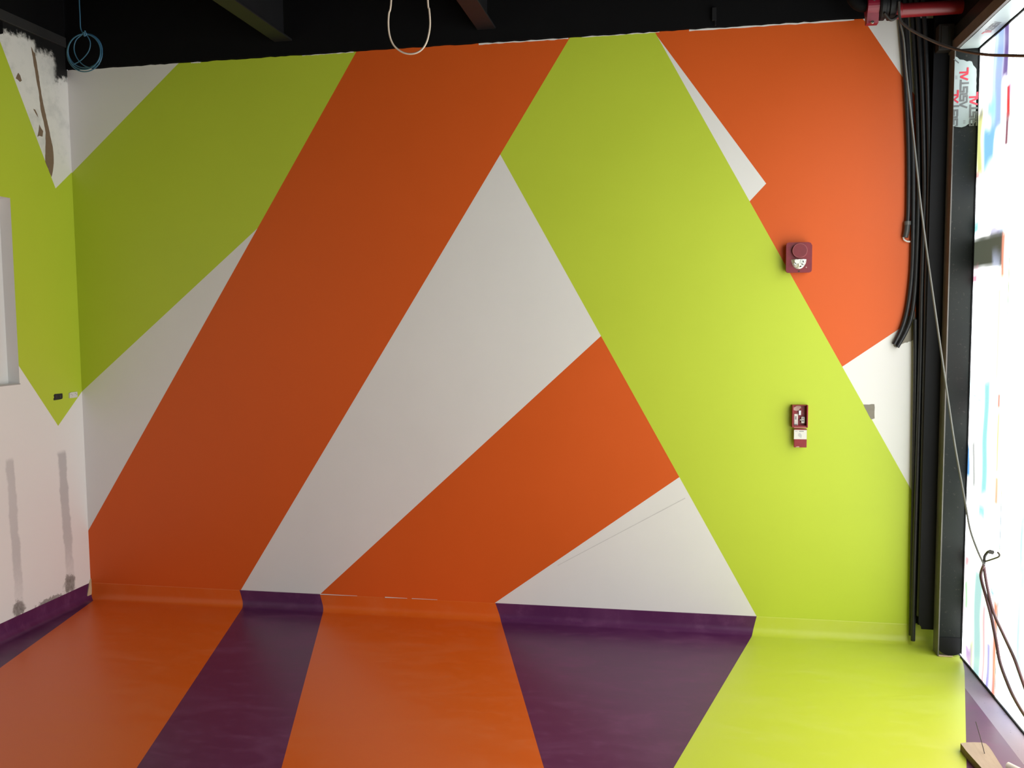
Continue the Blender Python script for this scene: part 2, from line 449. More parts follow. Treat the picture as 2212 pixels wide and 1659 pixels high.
torn([(a*k1, b*k1) for a, b in ((155, 620), (172, 645), (185, 690), (170, 698), (150, 682), (133, 668))], 0.4)
torn([(a*k1, b*k1) for a, b in ((335, 1060), (350, 1095), (368, 1120), (362, 1165), (335, 1160), (318, 1165), (330, 1110))], 0.5)
torn([(a*k1, b*k1) for a, b in ((283, 930), (300, 935), (318, 975), (325, 1002), (305, 970))], 0.3)
pts = [(-8.0, 3.20), (-8.0, ZL)] + [(-0.50, ZL)] + [(-0.50-0.02*i, 3.20+rnd.uniform(-.008, .008)) for i in range(30)]
m = MB(); m.prism([(XL+0.001, a, b) for a, b in pts], (-0.0008, 0, 0)); m.obj('black_overspray', M['black'], wall_left)
# beige filler at the foot of the corner
m = MB(); m.prism([(XL+0.001, -0.045, 0.03), (XL+0.001, -0.002, 0.02), (XL+0.001, -0.002, 0.125), (XL+0.001, -0.018, 0.10)], (0.006, 0, 0))
m.obj('corner_filler', M['beige'], wall_left)
# rear wall and the wall over the glazing close the room
tag(boxobj('wall_rear', (XL-0.2, 1.6, YR-0.15, YR, 0, 3.9), M['concrete']), 'bare grey rear wall behind the viewer', kind='structure')
m = MB(); m.box(XF+0.02, 1.60, YR, 0.15, HZ+0.115, 3.9); m.box(XF+0.02, 1.60, YR, YG-0.08, 0.0, HZ+0.115)
tag(m.obj('wall_right', M['black']), 'black painted wall above and beyond the glazing', kind='structure')

# ================================================================== FLOOR
floor = tag(boxobj('floor', (XL-0.2, 1.6, YR-0.15, 0.15, -0.12, 0.0), M['concrete']), 'floor laid with orange, purple and lime vinyl bands', kind='structure')
T, RC = 0.003, 0.042
prof = [(0.0, COVE), (0.0012, COVE-0.001), (0.0013, COVE*0.95), (0.0016, COVE*0.75), (T, RC+T)]
for i in range(1, 9):
    a = math.pi/2*i/8; prof.append((T+RC-RC*math.cos(a), T+RC-RC*math.sin(a)))
OB = T+RC
rows = prof + [(o, T) for o in (0.10, 0.20, 0.35, 0.57, 0.9, 1.3, 1.8, 2.3, 3.5, -YR)]
arc = [0.0]
for i in range(1, len(prof)): arc.append(arc[-1]+math.hypot(prof[i][0]-prof[i-1][0], prof[i][1]-prof[i-1][1]))
def bnd(ptop, pbend, pfar):
    """a seam between two bands: X as a function of the row"""
    xt = on_y(*ptop).x; xb = on_z(*pbend, T); far = on_z(*pfar, T)
    sl = (far.x-xb.x)/(far.y-xb.y)
    xb0 = xb.x + (-OB-xb.y)*sl
    out = []
    for i, (o, z) in enumerate(rows):
        if i < len(prof): out.append(xt+(xb0-xt)*arc[i]/arc[-1])
        else: out.append(xb0 + (-min(o, 2.3)+OB)*sl)
    return out
S1 = bnd((517.6, 1274.8), (522, 1316), (295, 1659)); S2 = bnd((691, 1283), (698, 1322), (608, 1659))
S3 = bnd((1070, 1301), (1088, 1362), (1175, 1659)); S4 = bnd((1634.6, 1331.8), (1622, 1378), (1455, 1659))
c0 = on_z(0, 1443, T); s0 = (c0.x-(XL+OB))/(c0.y+OB)
S0 = [XL+o if i < len(prof) else XL+OB+(-min(o, 2.3)+OB)*s0 for i, (o, z) in enumerate(rows)]
f5 = on_z(2088, 1659, T); n5 = on_z(2083.5, 1440, T); s5 = (f5.x-n5.x)/(f5.y-n5.y)
XS = 1.285
S5 = [min(XG-0.004, n5.x+(-min(o, 2.3)-n5.y)*s5) for o, z in rows]
S5r = [min(v, XS) for v in S5]
for i in range(len(rows)):
    if S3[i] > S4[i]: S3[i] = S4[i] = (S3[i]+S4[i])/2
    S2[i] = min(S2[i], S3[i]-0.02)
def strip(L, R, mat, a=0, label=None):
    m = MB(); g = []
    for i in range(a, len(rows)):
        o, z = rows[i]
        n = 8
        g.append([m.bm.verts.new((L[i]+(R[i]-L[i])*k/n, -o, z)) for k in range(n+1)])
    for i in range(len(g)-1):
        for k in range(len(g[0])-1):
            f = m.bm.faces.new((g[i][k], g[i+1][k], g[i+1][k+1], g[i][k+1])); f.smooth = True
    bmesh.ops.remove_doubles(m.bm, verts=m.bm.verts, dist=1e-6)
    for f in m.bm.faces: f.normal_update()
    o = m.obj('vinyl_strip', mat, floor, recalc=False)
    for e in o.data.edges: pass
    return tag(o, label)
strip(S0, S1, M['f_orange'], label='orange vinyl band by the left wall')
strip(S1, S2, M['f_purple'], label='narrow purple vinyl band')
strip(S2, S3, M['f_orange'], label='orange vinyl band in the middle')
strip(S3, S4, M['f_purple'], label='wide purple vinyl band')
strip(S4, S5, M['f_lime'], label='lime vinyl band by the glazing')
ia = [i for i, r_ in enumerate(rows) if r_[0] >= 0.57][0]
strip(S5r, [XS]*len(rows), M['f_purple'], a=ia, label='purple vinyl corner beside the sill')
# purple band along the left wall: upstand, curve and a wedge of floor
m = MB(); g = []
ys = [None, 0.1, 0.2, 0.35, 0.57, 0.9, 1.3, 1.8, 2.3, 3.5, -YR]
for yy in ys:
    row = []
    for o, z in prof: row.append(m.bm.verts.new((XL+o, -(o if yy is None else yy), z)))
    b0 = XL+OB + ((-OB+OB) if yy is None else (-min(yy, 2.3)+OB)*s0)
    row.append(m.bm.verts.new((b0, -(OB if yy is None else yy), T)))
    g.append(row)
for i in range(len(g)-1):
    for k in range(len(g[0])-1):
        f = m.bm.faces.new((g[i][k], g[i][k+1], g[i+1][k+1], g[i+1][k])); f.smooth = True
tag(m.obj('vinyl_strip', M['f_purple'], floor), 'purple vinyl upstand along the left wall')
# white bead of sealant where the vinyl meets the paint
m = MB()
for a, b, w_ in ((692, 772, 1.2), (832, 880, 1.2), (890, 945, 0.6)):
    def zc(x): return 1283+(x-691)*(18.0/379)
    m.prism([(B(x, zc(x)+dy)[0], -0.0040, B(x, zc(x)+dy)[1]) for x, dy in ((a, -w_*.6), (b, -0.2), (b, 0.3), (a, w_*.8))], (0, 0.0012, 0))
m.obj('sealant', M['white'], floor)

# ================================================================== CEILING STEEL
tag(boxobj('ceiling', (XL-0.2, 1.6, YR-0.15, 0.15, 3.72, 3.9), M['black']), 'black painted ceiling deck', kind='structure')
def ibeam(name, p0, p1, w_, h, tf, tw, mat, label, cat='beam', group=None, zbot=3.2):
    """I section along p0-p1 (x, y pairs), bottom at zbot"""
    t = thing(name, label, cat, group)
    (x0, y0), (x1, y1) = p0, p1
    alongy = abs(y1-y0) > abs(x1-x0)
    def bx(nm, c0, c1, za, zb):
        if alongy: boxobj(nm, (x0+c0, x0+c1, min(y0, y1), max(y0, y1), za, zb), mat, t, 0.003)
        else: boxobj(nm, (min(x0, x1), max(x0, x1), y0+c0, y0+c1, za, zb), mat, t, 0.003)
    bx('bottom_flange', -w_/2, w_/2, zbot, zbot+tf)
    bx('web', -tw/2, tw/2, zbot+tf, zbot+h-tf)
    bx('top_flange', -w_/2, w_/2, zbot+h-tf, zbot+h)
    return t
# edge beam over the back wall: channel closed towards the room
t = thing('edge_beam', 'black steel edge beam along the top of the back wall', 'beam')
boxobj('web', (XL, 1.28, -0.012, 0.0, ZT+0.002, 3.70), M['black'], t)
boxobj('flange', (XL, 1.28, 0.0, 0.14, ZT+0.002, ZT+0.018), M['black'], t)
zj = 3.215
ibeam('ceiling_joist', (-2.145, -0.03), (-2.145, YR), 0.105, 0.30, 0.012, 0.010, M['black_steel'], 'black steel ceiling joist left of the hanging cream wire loop', group='ceiling joists', zbot=zj)
ibeam('ceiling_joist', (-1.000, -0.03), (-1.000, YR), 0.100, 0.30, 0.012, 0.010, M['black_steel'], 'black steel ceiling joist right of the hanging cream wire loop', group='ceiling joists', zbot=zj-0.01)
t = thing('wall_beam', 'dark steel beam running along the top of the left wall', 'beam')
boxobj('web', (XL+0.0, XL+0.006, YR, -0.015, 3.325, 3.70), M['black'], t)
boxobj('bottom_flange', (XL+0.0, XL+0.014, YR, -0.015, 3.268, 3.325), plain('grey_black_steel', (0.030, 0.029, 0.030), 0.5), t, 0.003)
# small clip on the edge beam
p = on_y(1543, 30, -0.02)
t = thing('beam_clip', 'small black clip hanging on the edge beam above the orange paint', 'clip')
boxobj('plate', (p.x-0.012, p.x+0.010, -0.030, -0.012, p.z-0.035, p.z+0.03), M['black_steel'], t, 0.002)
m = MB(); m.tube([(p.x+0.004, -0.026, p.z-0.03), (p.x+0.006, -0.028, p.z-0.06)], 0.004, 6); m.obj('hook', M['black_steel'], t)

# ================================================================== GLAZING
win = tag(thing('window_1', None, None), 'tall glazed front with bright printed film on the right', kind='structure')
def Gp(x, y): p = on_x(x, y, XG); return (p.y, p.z)
BLOBS = []
def blob(x0, x1, y0, y1, col, soft=0.018, k=1.0, rect=False):
    a = Gp(x0, (y0+y1)/2); b = Gp(x1, (y0+y1)/2); xm = (x0+x1)/2
    zt = Gp(xm, y0)[1]; zb = Gp(xm, y1)[1]
    BLOBS.append(((a[0]+b[0])/2, (zt+zb)/2, abs(a[0]-b[0])/2, abs(zt-zb)/2, tuple(v*0.50 for v in col), soft*1.5, k, rect))
blob(2143, 2168, 20, 290, (0.20, 0.28, 0.50))
blob(2146, 2152, 20, 300, (0.34, 0.44, 0.66), 0.01)
blob(2168, 2180, 20, 165, (0.10, 0.07, 0.20), 0.01)
blob(2174, 2183, 170, 245, (0.42, 0.02, 0.02), 0.008)
blob(2171, 2178, 240, 310, (0.14, 0.05, 0.07), 0.008)
blob(2184, 2192, 60, 190, (0.30, 0.26, 0.50), 0.015, 0.8)
blob(2195, 2203, 195, 215, (0.40, 0.36, 0.24), 0.01, 0.8)
blob(2131, 2150, 212, 252, (0.20, 0.46, 0.42))
blob(2124, 2148, 272, 365, (0.14, 0.32, 0.46))
blob(2110, 2123, 240, 375, (0.40, 0.42, 0.16))
blob(2116, 2122, 232, 262, (0.14, 0.14, 0.14), 0.01, 0.8)
blob(2100, 2112, 370, 392, (0.42, 0.20, 0.20), 0.01)
blob(2100, 2116, 465, 500, (0.20, 0.42, 0.42), 0.012)
blob(2140, 2166, 490, 512, (0.22, 0.20, 0.42), 0.015)
blob(2080, 2166, 508, 582, (0.045, 0.050, 0.036), 0.008, 1.0, True)
blob(2164, 2170, 500, 600, (0.46, 0.18, 0.12), 0.006, 1.0, True)
blob(2146, 2160, 555, 580, (0.32, 0.36, 0.48), 0.02, 0.8)
blob(2100, 2111, 585, 612, (0.44, 0.14, 0.20), 0.012)
blob(2102, 2122, 858, 878, (0.28, 0.50, 0.50), 0.012)
blob(2121, 2136, 815, 1085, (0.20, 0.42, 0.43))
blob(2086, 2095, 952, 1024, (0.08, 0.22, 0.46), 0.008)
blob(2100, 2108, 950, 1048, (0.28, 0.29, 0.29), 0.012)
blob(2112, 2128, 1095, 1135, (0.20, 0.42, 0.43))
blob(2155, 2161, 845, 885, (0.46, 0.18, 0.14), 0.006, 1, True)
blob(2153, 2159, 620, 830, (0.46, 0.46, 0.18), 0.006, 0.8, True)
blob(2153, 2158, 885, 1025, (0.38, 0.46, 0.14), 0.006, 1, True)
blob(2149, 2155, 1030, 1090, (0.42, 0.28, 0.18), 0.006, 1, True)
blob(2084, 2093, 1195, 1230, (0.46, 0.28, 0.30), 0.012)
blob(2082, 2090, 1245, 1330, (0.28, 0.42, 0.28), 0.012)
blob(2100, 2121, 1225, 1510, (0.24, 0.38, 0.38), 0.022)
blob(2092, 2099, 1370, 1470, (0.36, 0.44, 0.22), 0.012)
blob(2084, 2096, 1380, 1440, (0.34, 0.24, 0.40), 0.015)
blob(2120, 2128, 1300, 1520, (0.44, 0.26, 0.30), 0.015)
blob(2128, 2137, 1380, 1540, (0.22, 0.20, 0.42), 0.012)
blob(2140, 2150, 1255, 1285, (0.22, 0.34, 0.48), 0.012)
blob(2143, 2152, 1290, 1540, (0.50, 0.17, 0.12), 0.008, 1, True)
blob(2136, 2143, 1310, 1530, (0.42, 0.42, 0.56), 0.012)
blob(2196, 2216, 1000, 1480, (0.26, 0.46, 0.46), 0.03)
for ya, yb_, za, zb, col in ((-1.62, -1.02, 0.03, 0.85, (0.95, 0.50, 0.16)), (-2.35, -1.75, 0.05, 1.0, (0.90, 0.40, 0.70)), (-3.0, -2.5, 0.9, 1.9, (0.35, 0.75, 0.85)), (-2.3, -1.5, 1.6, 2.4, (0.95, 0.88, 0.35)), (-3.9, -3.3, 0.3, 1.6, (0.45, 0.55, 0.95))):  # unseen colour patches added to the film to tint the room light
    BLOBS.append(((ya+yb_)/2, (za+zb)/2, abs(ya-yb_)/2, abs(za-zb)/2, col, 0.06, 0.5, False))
def sst(a, b, v):
    t = min(1.0, max(0.0, (v-a)/(b-a))); return t*t*(3-2*t)
def film_colour(y, z):
    """the printed picture at a point of the glazing"""
    n1 = mnoise.noise(Vector((1.0, y*5, z*5)))*0.5; n2 = mnoise.noise(Vector((9.0, y*6, z*6)))*0.5
    c = [0.955, 1.0, 1.0]
    for off, col, th in ((11, (0.20, 0.42, 0.42), 0.30), (23, (0.60, 0.34, 0.40), 0.34), (31, (0.62, 0.60, 0.30), 0.34), (43, (0.24, 0.30, 0.55), 0.38)):
        k = sst(th, th+0.12, mnoise.noise(Vector((off, y*4.5, z*1.9+off))))*0.6
        c = [u_+(v_-u_)*k for u_, v_ in zip(c, col)]
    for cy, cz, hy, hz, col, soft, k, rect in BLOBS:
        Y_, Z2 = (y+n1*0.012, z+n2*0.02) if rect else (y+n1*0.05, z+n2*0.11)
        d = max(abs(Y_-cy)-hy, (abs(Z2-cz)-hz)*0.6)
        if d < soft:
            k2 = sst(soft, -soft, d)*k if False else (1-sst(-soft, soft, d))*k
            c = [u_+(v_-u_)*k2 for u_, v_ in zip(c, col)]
    return c
def mk_film():
    m = Mat('printed_window_film', 0.25, 0.4)
    at = m.nt.nodes.new('ShaderNodeAttribute'); at.attribute_name = 'print'
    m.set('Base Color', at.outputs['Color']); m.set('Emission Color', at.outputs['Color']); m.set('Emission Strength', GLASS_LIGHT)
    return m.m
M['print'] = mk_film()
M['glass'] = plain('glass_edge', (0.30, 0.42, 0.40), 0.1, 0.05)
seams = [YJ, -0.640, -1.90, -3.15, YG]
res = [(40, 200), (32, 64), (8, 16), (8, 16)]
for i in range(len(seams)-1):
    ya, yb_ = seams[i]-(0.003 if i else -0.02), seams[i+1]+0.003
    z0_, z1_ = 0.010, HZ+0.02
    ny, nz = res[i]
    pane = boxobj('glass_pane', (XG+0.0006, XG+0.010, yb_, ya, z0_, z1_), M['glass'], win)
    me = bpy.data.meshes.new('printed_film')
    vs = [(XG, ya+(yb_-ya)*j/ny, z0_+(z1_-z0_)*k/nz) for j in range(ny+1) for k in range(nz+1)]
    fs = [(j*(nz+1)+k, j*(nz+1)+k+1, (j+1)*(nz+1)+k+1, (j+1)*(nz+1)+k) for j in range(ny) for k in range(nz)]
    me.from_pydata(vs, [], fs)
    ca = me.color_attributes.new('print', 'FLOAT_COLOR', 'POINT')
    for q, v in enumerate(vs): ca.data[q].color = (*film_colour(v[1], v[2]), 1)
    me.materials.append(M['print'])
    fo = bpy.data.objects.new('printed_film', me); COL.objects.link(fo); fo.parent = pane
# aluminium frame: jamb, header, sill
boxobj('jamb', (XF+0.002, XG+0.06, YJ, YJ+0.080, 0.050, HZ), M['alu'], win, 0.002)
boxobj('jamb', (XF+0.002, XG+0.06, YG-0.08, YG, 0.004, HZ), M['alu'], win, 0.002)
boxobj('jamb_lip', (XF, XF+0.006, YJ-0.004, YJ+0.078, 0.002, HZ+0.02), M['alu_edge'], win, 0.001)
boxobj('header', (XF+0.002, XG+0.06, YG-0.08, YJ+0.08, HZ, HZ+0.11), M['alu'], win, 0.002)
boxobj('header_lip', (XF-0.004, XF+0.010, YG-0.08, YJ+0.09, HZ-0.006, HZ+0.045), M['alu_edge'], win, 0.001)
boxobj('sill', (XS, XG+0.06, YG-0.08, YJ+0.08, 0.0, 0.0016), M['sill'], win, 0.001)
boxobj('gasket', (XG-0.006, XG, YG, YJ-0.0, 0.0016, 0.010), M['clad'], win)
boxobj('gasket', (XG-0.006, XG, YG, YJ-0.0, HZ-0.008, HZ), M['clad'], win)
boxobj('gasket', (XG-0.005, XG, YJ-0.006, YJ, 0.02, HZ), M['clad'], win)
# rounded foot of the jamb membrane over a bit of pale filler
m = MB()
pts = [(XF+0.004, YJ-0.003, 0.10)] + [(XF+0.06-0.056*math.cos(a), YJ-0.003, 0.045-0.035*math.sin(a)) for a in [math.pi*k/10 for k in range(11)]] + [(XG-0.004, YJ-0.003, 0.10)]
m.prism(pts, (0, 0.003, 0)); m.obj('membrane_foot', M['clad'], win)
m = MB(); m.box(XF+0.004, XF+0.07, YJ-0.010, YJ+0.02, 0.003, 0.008, bev=0.002); m.obj('foot_filler', M['beige'], win)

# protective film with print on the jamb and the header
LET = {'A': [((0, 0), (.42, 1)), ((.42, 1), (.84, 0))], 'S': [((.7, .92), (.08, .92)), ((.08, .92), (.08, .5)), ((.08, .5), (.66, .5)), ((.66, .5), (.66, .08)), ((.66, .08), (.02, .08))],
       'I': [((.1, 0), (.1, 1))], 'T': [((-.02, .92), (.74, .92)), ((.36, .92), (.36, 0))], 'L': [((.08, 1), (.08, .08)), ((.08, .08), (.62, .08))]}
ADV = {'A': 0.92, 'S': 0.86, 'I': 0.34, 'T': 0.82, 'L': 0.70}
def lettering(word, org, dirv, upv, size, nrm, clip=None, th=0.25):
    """strokes of a word; returns (grey, red) builders"""
    out = [MB(), MB()]; x = 0.0; lift = 0.0
    org, dirv, upv, nrm = Vector(org), Vector(dirv), Vector(upv), Vector(nrm)
    for i, ch in enumerate(word):
        mb = out[1] if i >= len(word)-2 else out[0]
        for (a, b) in LET[ch]:
            ax, ay, bx_, by = a[0]+x, a[1], b[0]+x, b[1]
            L = math.hypot(bx_-ax, by-ay); dx, dy = (bx_-ax)/L, (by-ay)/L
            e = 0.0 if ch in 'AI' else th/2
            q = [(ax-dx*e-dy*th/2, ay-dy*e+dx*th/2), (bx_+dx*e-dy*th/2, by+dy*e+dx*th/2), (bx_+dx*e+dy*th/2, by+dy*e-dx*th/2), (ax-dx*e+dy*th/2, ay-dy*e-dx*th/2)]
            pts = [org + dirv*(u_*size) + upv*(v_*size) for u_, v_ in q]
            if clip:
                pts = [Vector((min(max(p_.x, clip[0]), clip[1]), p_.y, min(max(p_.z, clip[2]), clip[3]))) for p_ in pts]
                if (pts[0]-pts[2]).length < 0.004 or abs(max(p_.x for p_ in pts)-min(p_.x for p_ in pts)) < 0.0008: continue
            lift += 0.00003
            mb.prism([p_ - nrm*lift for p_ in pts], nrm*0.0004)
        x += ADV[ch]
    return out
yf = YJ-0.0062
def J(x, y): p = on_y(x, y, yf); return (p.x, p.z)
k5 = 262/1358.0
outl = [(580, 632), (610, 640), (635, 668), (680, 672), (720, 690), (750, 680), (775, 690), (790, 730), (815, 758), (826, 775), (824, 1000), (820, 1200), (806, 1378), (790, 1390), (766, 1382), (735, 1390), (700, 1412), (660, 1424), (600, 1420), (562, 1412), (560, 1250), (566, 1000), (572, 800)]
pf = [J(1950+a*k5, b*k5) for a, b in outl]
jf = MB()
pf2 = []
for i in range(len(pf)):
    a, b = pf[i], pf[(i+1) % len(pf)]
    L = math.hypot(a[0]-b[0], a[1]-b[1]); k = max(1, int(L/0.012))
    for j in range(k): pf2.append((a[0]+(b[0]-a[0])*j/k+rnd.uniform(-.0008, .0008), a[1]+(b[1]-a[1])*j/k+rnd.uniform(-.0008, .0008)))
fxs = [p_[0] for p_ in pf2]; fzs = [p_[1] for p_ in pf2]
jf.prism([(max(a, XF+0.001), yf, b) for a, b in pf2], (0, 0.002, 0))
jamb_film = tag(jf.obj('protective_film', M['film'], win), 'torn white protective film with lettering on the jamb')
def jam_word(px, py_bottom, py_top, word='ASISTAL', clip=None):
    a = J(1950+px*k5, py_bottom*k5); b = J(1950+px*k5, py_top*k5)
    size = (b[1]-a[1])/(sum(ADV[c_] for c_ in word)-0.08)
    g_, r_ = lettering(word, (a[0], yf-0.0005, a[1]), (0, 0, 1), (-1, 0, 0), size, (0, 1, 0), clip)
    g_.obj('grey_lettering', M['ink_grey'], jamb_film); r_.obj('red_lettering', M['ink_red'], jamb_film)
cl = (XF+0.002, XG-0.004, min(fzs)+0.004, max(fzs))
jam_word(722, 1205, 765, clip=cl)
jam_word(612, 1470, 1018, clip=cl)
jam_word(830, 1490, 1040, clip=cl)
def mark(px, py, w_=0.010):
    a = J(1950+px*k5, py*k5); m = MB()
    for dz in (-0.006, 0, 0.006): m.box(a[0]-w_/2, a[0]+w_/2, yf-0.0005, yf-0.0001, a[1]+dz-0.0014, a[1]+dz+0.0014)
    m.obj('small_print', M['label_grey'], jamb_film)
mark(600, 868); mark(690, 1365)
a = J(1950+600*k5, 690*k5); m = MB(); m.prism([(a[0]-.012, yf-.0005, a[1]+.010), (a[0]+.010, yf-.0005, a[1]-.010), (a[0]+.012, yf-.0005, a[1]-.004), (a[0]-.008, yf-.0005, a[1]+.014)], (0, .0004, 0)); m.obj('grey_lettering', M['ink_grey'], jamb_film)
# header underside film
zf = HZ-0.0035
m = MB()
pts = [(XF+0.016, YJ-0.01)]
for i in range(40): pts.append((XF+0.016+rnd.uniform(-.0015, .0015), YJ-0.01-i*0.1))
for i in range(40)[::-1]: pts.append((XG-0.010+rnd.uniform(-.004, .002), YJ-0.012-i*0.1))
m.prism([(a_, b_, zf) for a_, b_ in pts], (0, 0, 0.0022)); head_film = tag(m.obj('protective_film', M['film'], win), 'dusty white protective film under the header')
for k in range(5):
    y0 = YJ-0.10-0.55*k
    g_, r_ = lettering('ASISTAL', (XF+0.045, y0-0.30, zf-0.0005), (0, 1, 0), (1, 0, 0), 0.030, (0, 0, 1))
    g_.obj('grey_lettering', M['ink_grey'], head_film); r_.obj('red_lettering', M['ink_red'], head_film)

# ================================================================== COLUMN AND CONDUITS
t = thing('steel_column', 'black clad steel column between the painted wall and the glazing', 'column')
boxobj('front_flange', (1.215, 1.42, -0.086, -0.074, 0.105, 3.15), M['clad'], t, 0.002)
boxobj('web', (1.33, 1.345, -0.074, -0.018, 0.105, 3.15), M['clad'], t)
boxobj('back_flange', (1.215, 1.42, -0.018, -0.002, 0.105, 3.15), M['clad'], t)
m = MB()
pts = [(1.200, -0.090, 0.16)] + [(1.235-0.035*math.cos(a_), -0.090, 0.145-0.035*math.sin(a_)) for a_ in [math.pi/2*k/8 for k in range(9)]] + [(1.40, -0.090, 0.10), (1.40, -0.090, 3.14), (1.200, -0.090, 3.14)]
m.prism(pts, (0, 0.004, 0)); m.obj('membrane', M['clad'], t)
m = MB(); m.box(1.205, 1.275, -0.150, -0.092, 2.93, 3.05, bev=0.003); m.box(1.215, 1.245, -0.156, -0.150, 2.94, 3.04, bev=0.001)
tag(m.obj('steel_bracket', plain('dusty_grey_bracket', (0.026, 0.024, 0.022), 0.7, 0.3, 30, 0.2)), 'dusty grey bracket at the head of the black column', 'bracket')

def conduit(label, pxs, r, Y, extra=None, mat='conduit', name='conduit', cat='conduit', group='black conduits beside the column', sub=6):
    m = MB(); pts = [on_y(x, y, Y if not isinstance(Y, (list, tuple)) else Y[i]) for i, (x, y) in enumerate(pxs)]
    m.tube(pts, r, 10, sub=sub)
    if len(pxs) < 3: pass
    o = m.obj('tube', M[mat])
    o.name = name
    return tag(o, label, cat, group)
Yc = -0.016
conduit('short black conduit ending in a white elbow beside the orange paint', [(1937, -60), (1946, 60), (1956, 180), (1962, 320), (1962, 440), (1960, 485)], 0.0108, Yc)
conduit('black conduit bending to a cut end, nearest the orange paint', [(1949, -60), (1958, 60), (1966, 200), (1972, 330), (1973, 440), (1971, 560), (1966, 625), (1958, 676), (1947, 712), (1931, 744)], 0.0108, Yc)
conduit('second black conduit bending to a cut end below the orange paint', [(1963, -60), (1972, 60), (1980, 200), (1984, 330), (1984, 440), (1980, 560), (1976, 630), (1969, 682), (1957, 716), (1938, 750)], 0.0102, -0.022)
conduit('full height black conduit running down to the lime floor', [(1975, -60), (1984, 60), (1992, 200), (1996, 330), (1997, 440), (1991, 620), (1988, 780), (1982, 1000), (1976, 1200), (1972, 1384)], 0.0112, -0.046)
conduit('rearmost black conduit hard against the black column', [(1989, -60), (1998, 60), (2004, 200), (2007, 330), (2006, 440), (2001, 620), (1998, 780), (1993, 1000), (1988, 1200), (1984, 1330)], 0.0100, -0.064)
conduit('black conduit at the wall edge below the cut ends', [(1977, 690), (1977, 800), (1974, 1000), (1970, 1200), (1967, 1372)], 0.0100, -0.024)
# stub with white elbow
t = thing('conduit_elbow', 'short grey conduit coupling with a white cut end on the orange wall', 'fitting')
m = MB(); m.tube([on_y(1960, 482, Yc), on_y(1958, 500, Yc), on_y(1955, 513, Yc)], 0.0145, 12); m.obj('coupling', plain('grey_coupling', (0.055, 0.055, 0.052), 0.4), t)
m = MB(); m.tube([on_y(1960, 478, Yc), on_y(1960, 486, Yc)], 0.0165, 12); m.obj('collar', plain('grey_collar', (0.10, 0.10, 0.095), 0.4), t)
m = MB(); m.tube([on_y(1951, 507, -0.012), on_y(1952, 516, -0.012), on_y(1958, 521, -0.012), on_y(1966, 522, -0.012)], 0.0042, 8); m.obj('white_rim', M['white_plastic'], t)

# ================================================================== SPRINKLER PIPE
yp = -0.200
pc = on_y(1960, 22, yp)
t = thing('sprinkler_pipe', 'dark red sprinkler pipe running to the glazing', 'pipe')
m = MB(); m.lathe([(0.0, 0), (0.032, 0), (0.032, 0.345), (0.0, 0.345)], (pc.x-0.056, yp, pc.z), (1, 0, 0), 24); m.obj('pipe', M['red_pipe'], t)
m = MB(); m.lathe([(0.0, 0.0), (0.036, 0.0), (0.038, 0.006), (0.038, 0.020), (0.036, 0.026), (0.0, 0.026)], (pc.x-0.054, yp, pc.z), (1, 0, 0), 24); m.obj('collar', M['red_pipe'], t)
pcp = on_y(1883, 10, yp)
t = thing('pipe_coupling', 'red grooved pipe coupling with two bright bolts', 'coupling')
# split housing: oval body with bolt ears above and below
m = MB()
pts = []
for k in range(28):
    a = 2*math.pi*k/28; r_ = 0.050
    y_, z_ = r_*math.cos(a), r_*math.sin(a)
    if abs(math.sin(a)) > 0.80: z_ = math.copysign(0.083, z_); y_ *= 0.9
    pts.append((pcp.x-0.024, yp+y_, pcp.z-0.008+z_))
m.prism(pts, (0.052, 0, 0)); bmesh.ops.bevel(m.bm, geom=[e for e in m.bm.edges if abs(e.verts[0].co.x-e.verts[1].co.x) < 1e-6 and len(e.link_faces) == 2 and e.calc_face_angle(0) > 1.0], offset=0.006, segments=2, affect='EDGES')
m.obj('housing', plain('red_coupling', (0.24, 0.008, 0.030), 0.4, 0.2, 40), t)
for px, py in ((1889, -1), (1885, 47)):
    b = on_y(px, py, yp-0.05)
    m = MB(); m.lathe([(0, 0), (0.0085, 0), (0.0085, 0.007), (0.006, 0.008), (0.006, 0.011), (0, 0.011)], (b.x, yp-0.040, b.z), (0, -1, 0), 6)
    m.obj('bolt', M['steel'], t)
pb = on_y(1916, 12, yp)
t = thing('pipe_fitting', 'black ribbed fitting between the red coupling and the red pipe', 'fitting')
m = MB(); m.lathe([(0, 0), (0.060, 0), (0.066, 0.008), (0.066, 0.026), (0.058, 0.030), (0.058, 0.040), (0.068, 0.044), (0.068, 0.066), (0.060, 0.074), (0.045, 0.080), (0, 0.080)], (pb.x-0.038, yp, pb.z), (1, 0, 0), 24)
m.obj('body', M['black_steel'], t)
m = MB(); m.tube([(pb.x-0.02, yp-0.05, pb.z-0.05), (pb.x+0.005, yp-0.045, pb.z-0.078), (pb.x+0.025, yp-0.045, pb.z-0.076), (pb.x+0.039, yp-0.045, pb.z-0.062)], 0.007, 8); m.obj('strap', M['dark_cable'], t)
m = MB(); m.tube([(pcp.x-0.026, yp, pcp.z-0.004), (pcp.x-0.05, yp, pcp.z), (pcp.x-0.075, yp, pcp.z+0.02), (pcp.x-0.09, yp, pcp.z+0.06), (pcp.x-0.095, yp, pcp.z+0.2), (pcp.x-0.095, yp, 3.70)], 0.028, 16)
tag(m.obj('black_pipe', M['black']), 'black painted pipe elbow rising left of the red coupling', 'pipe')

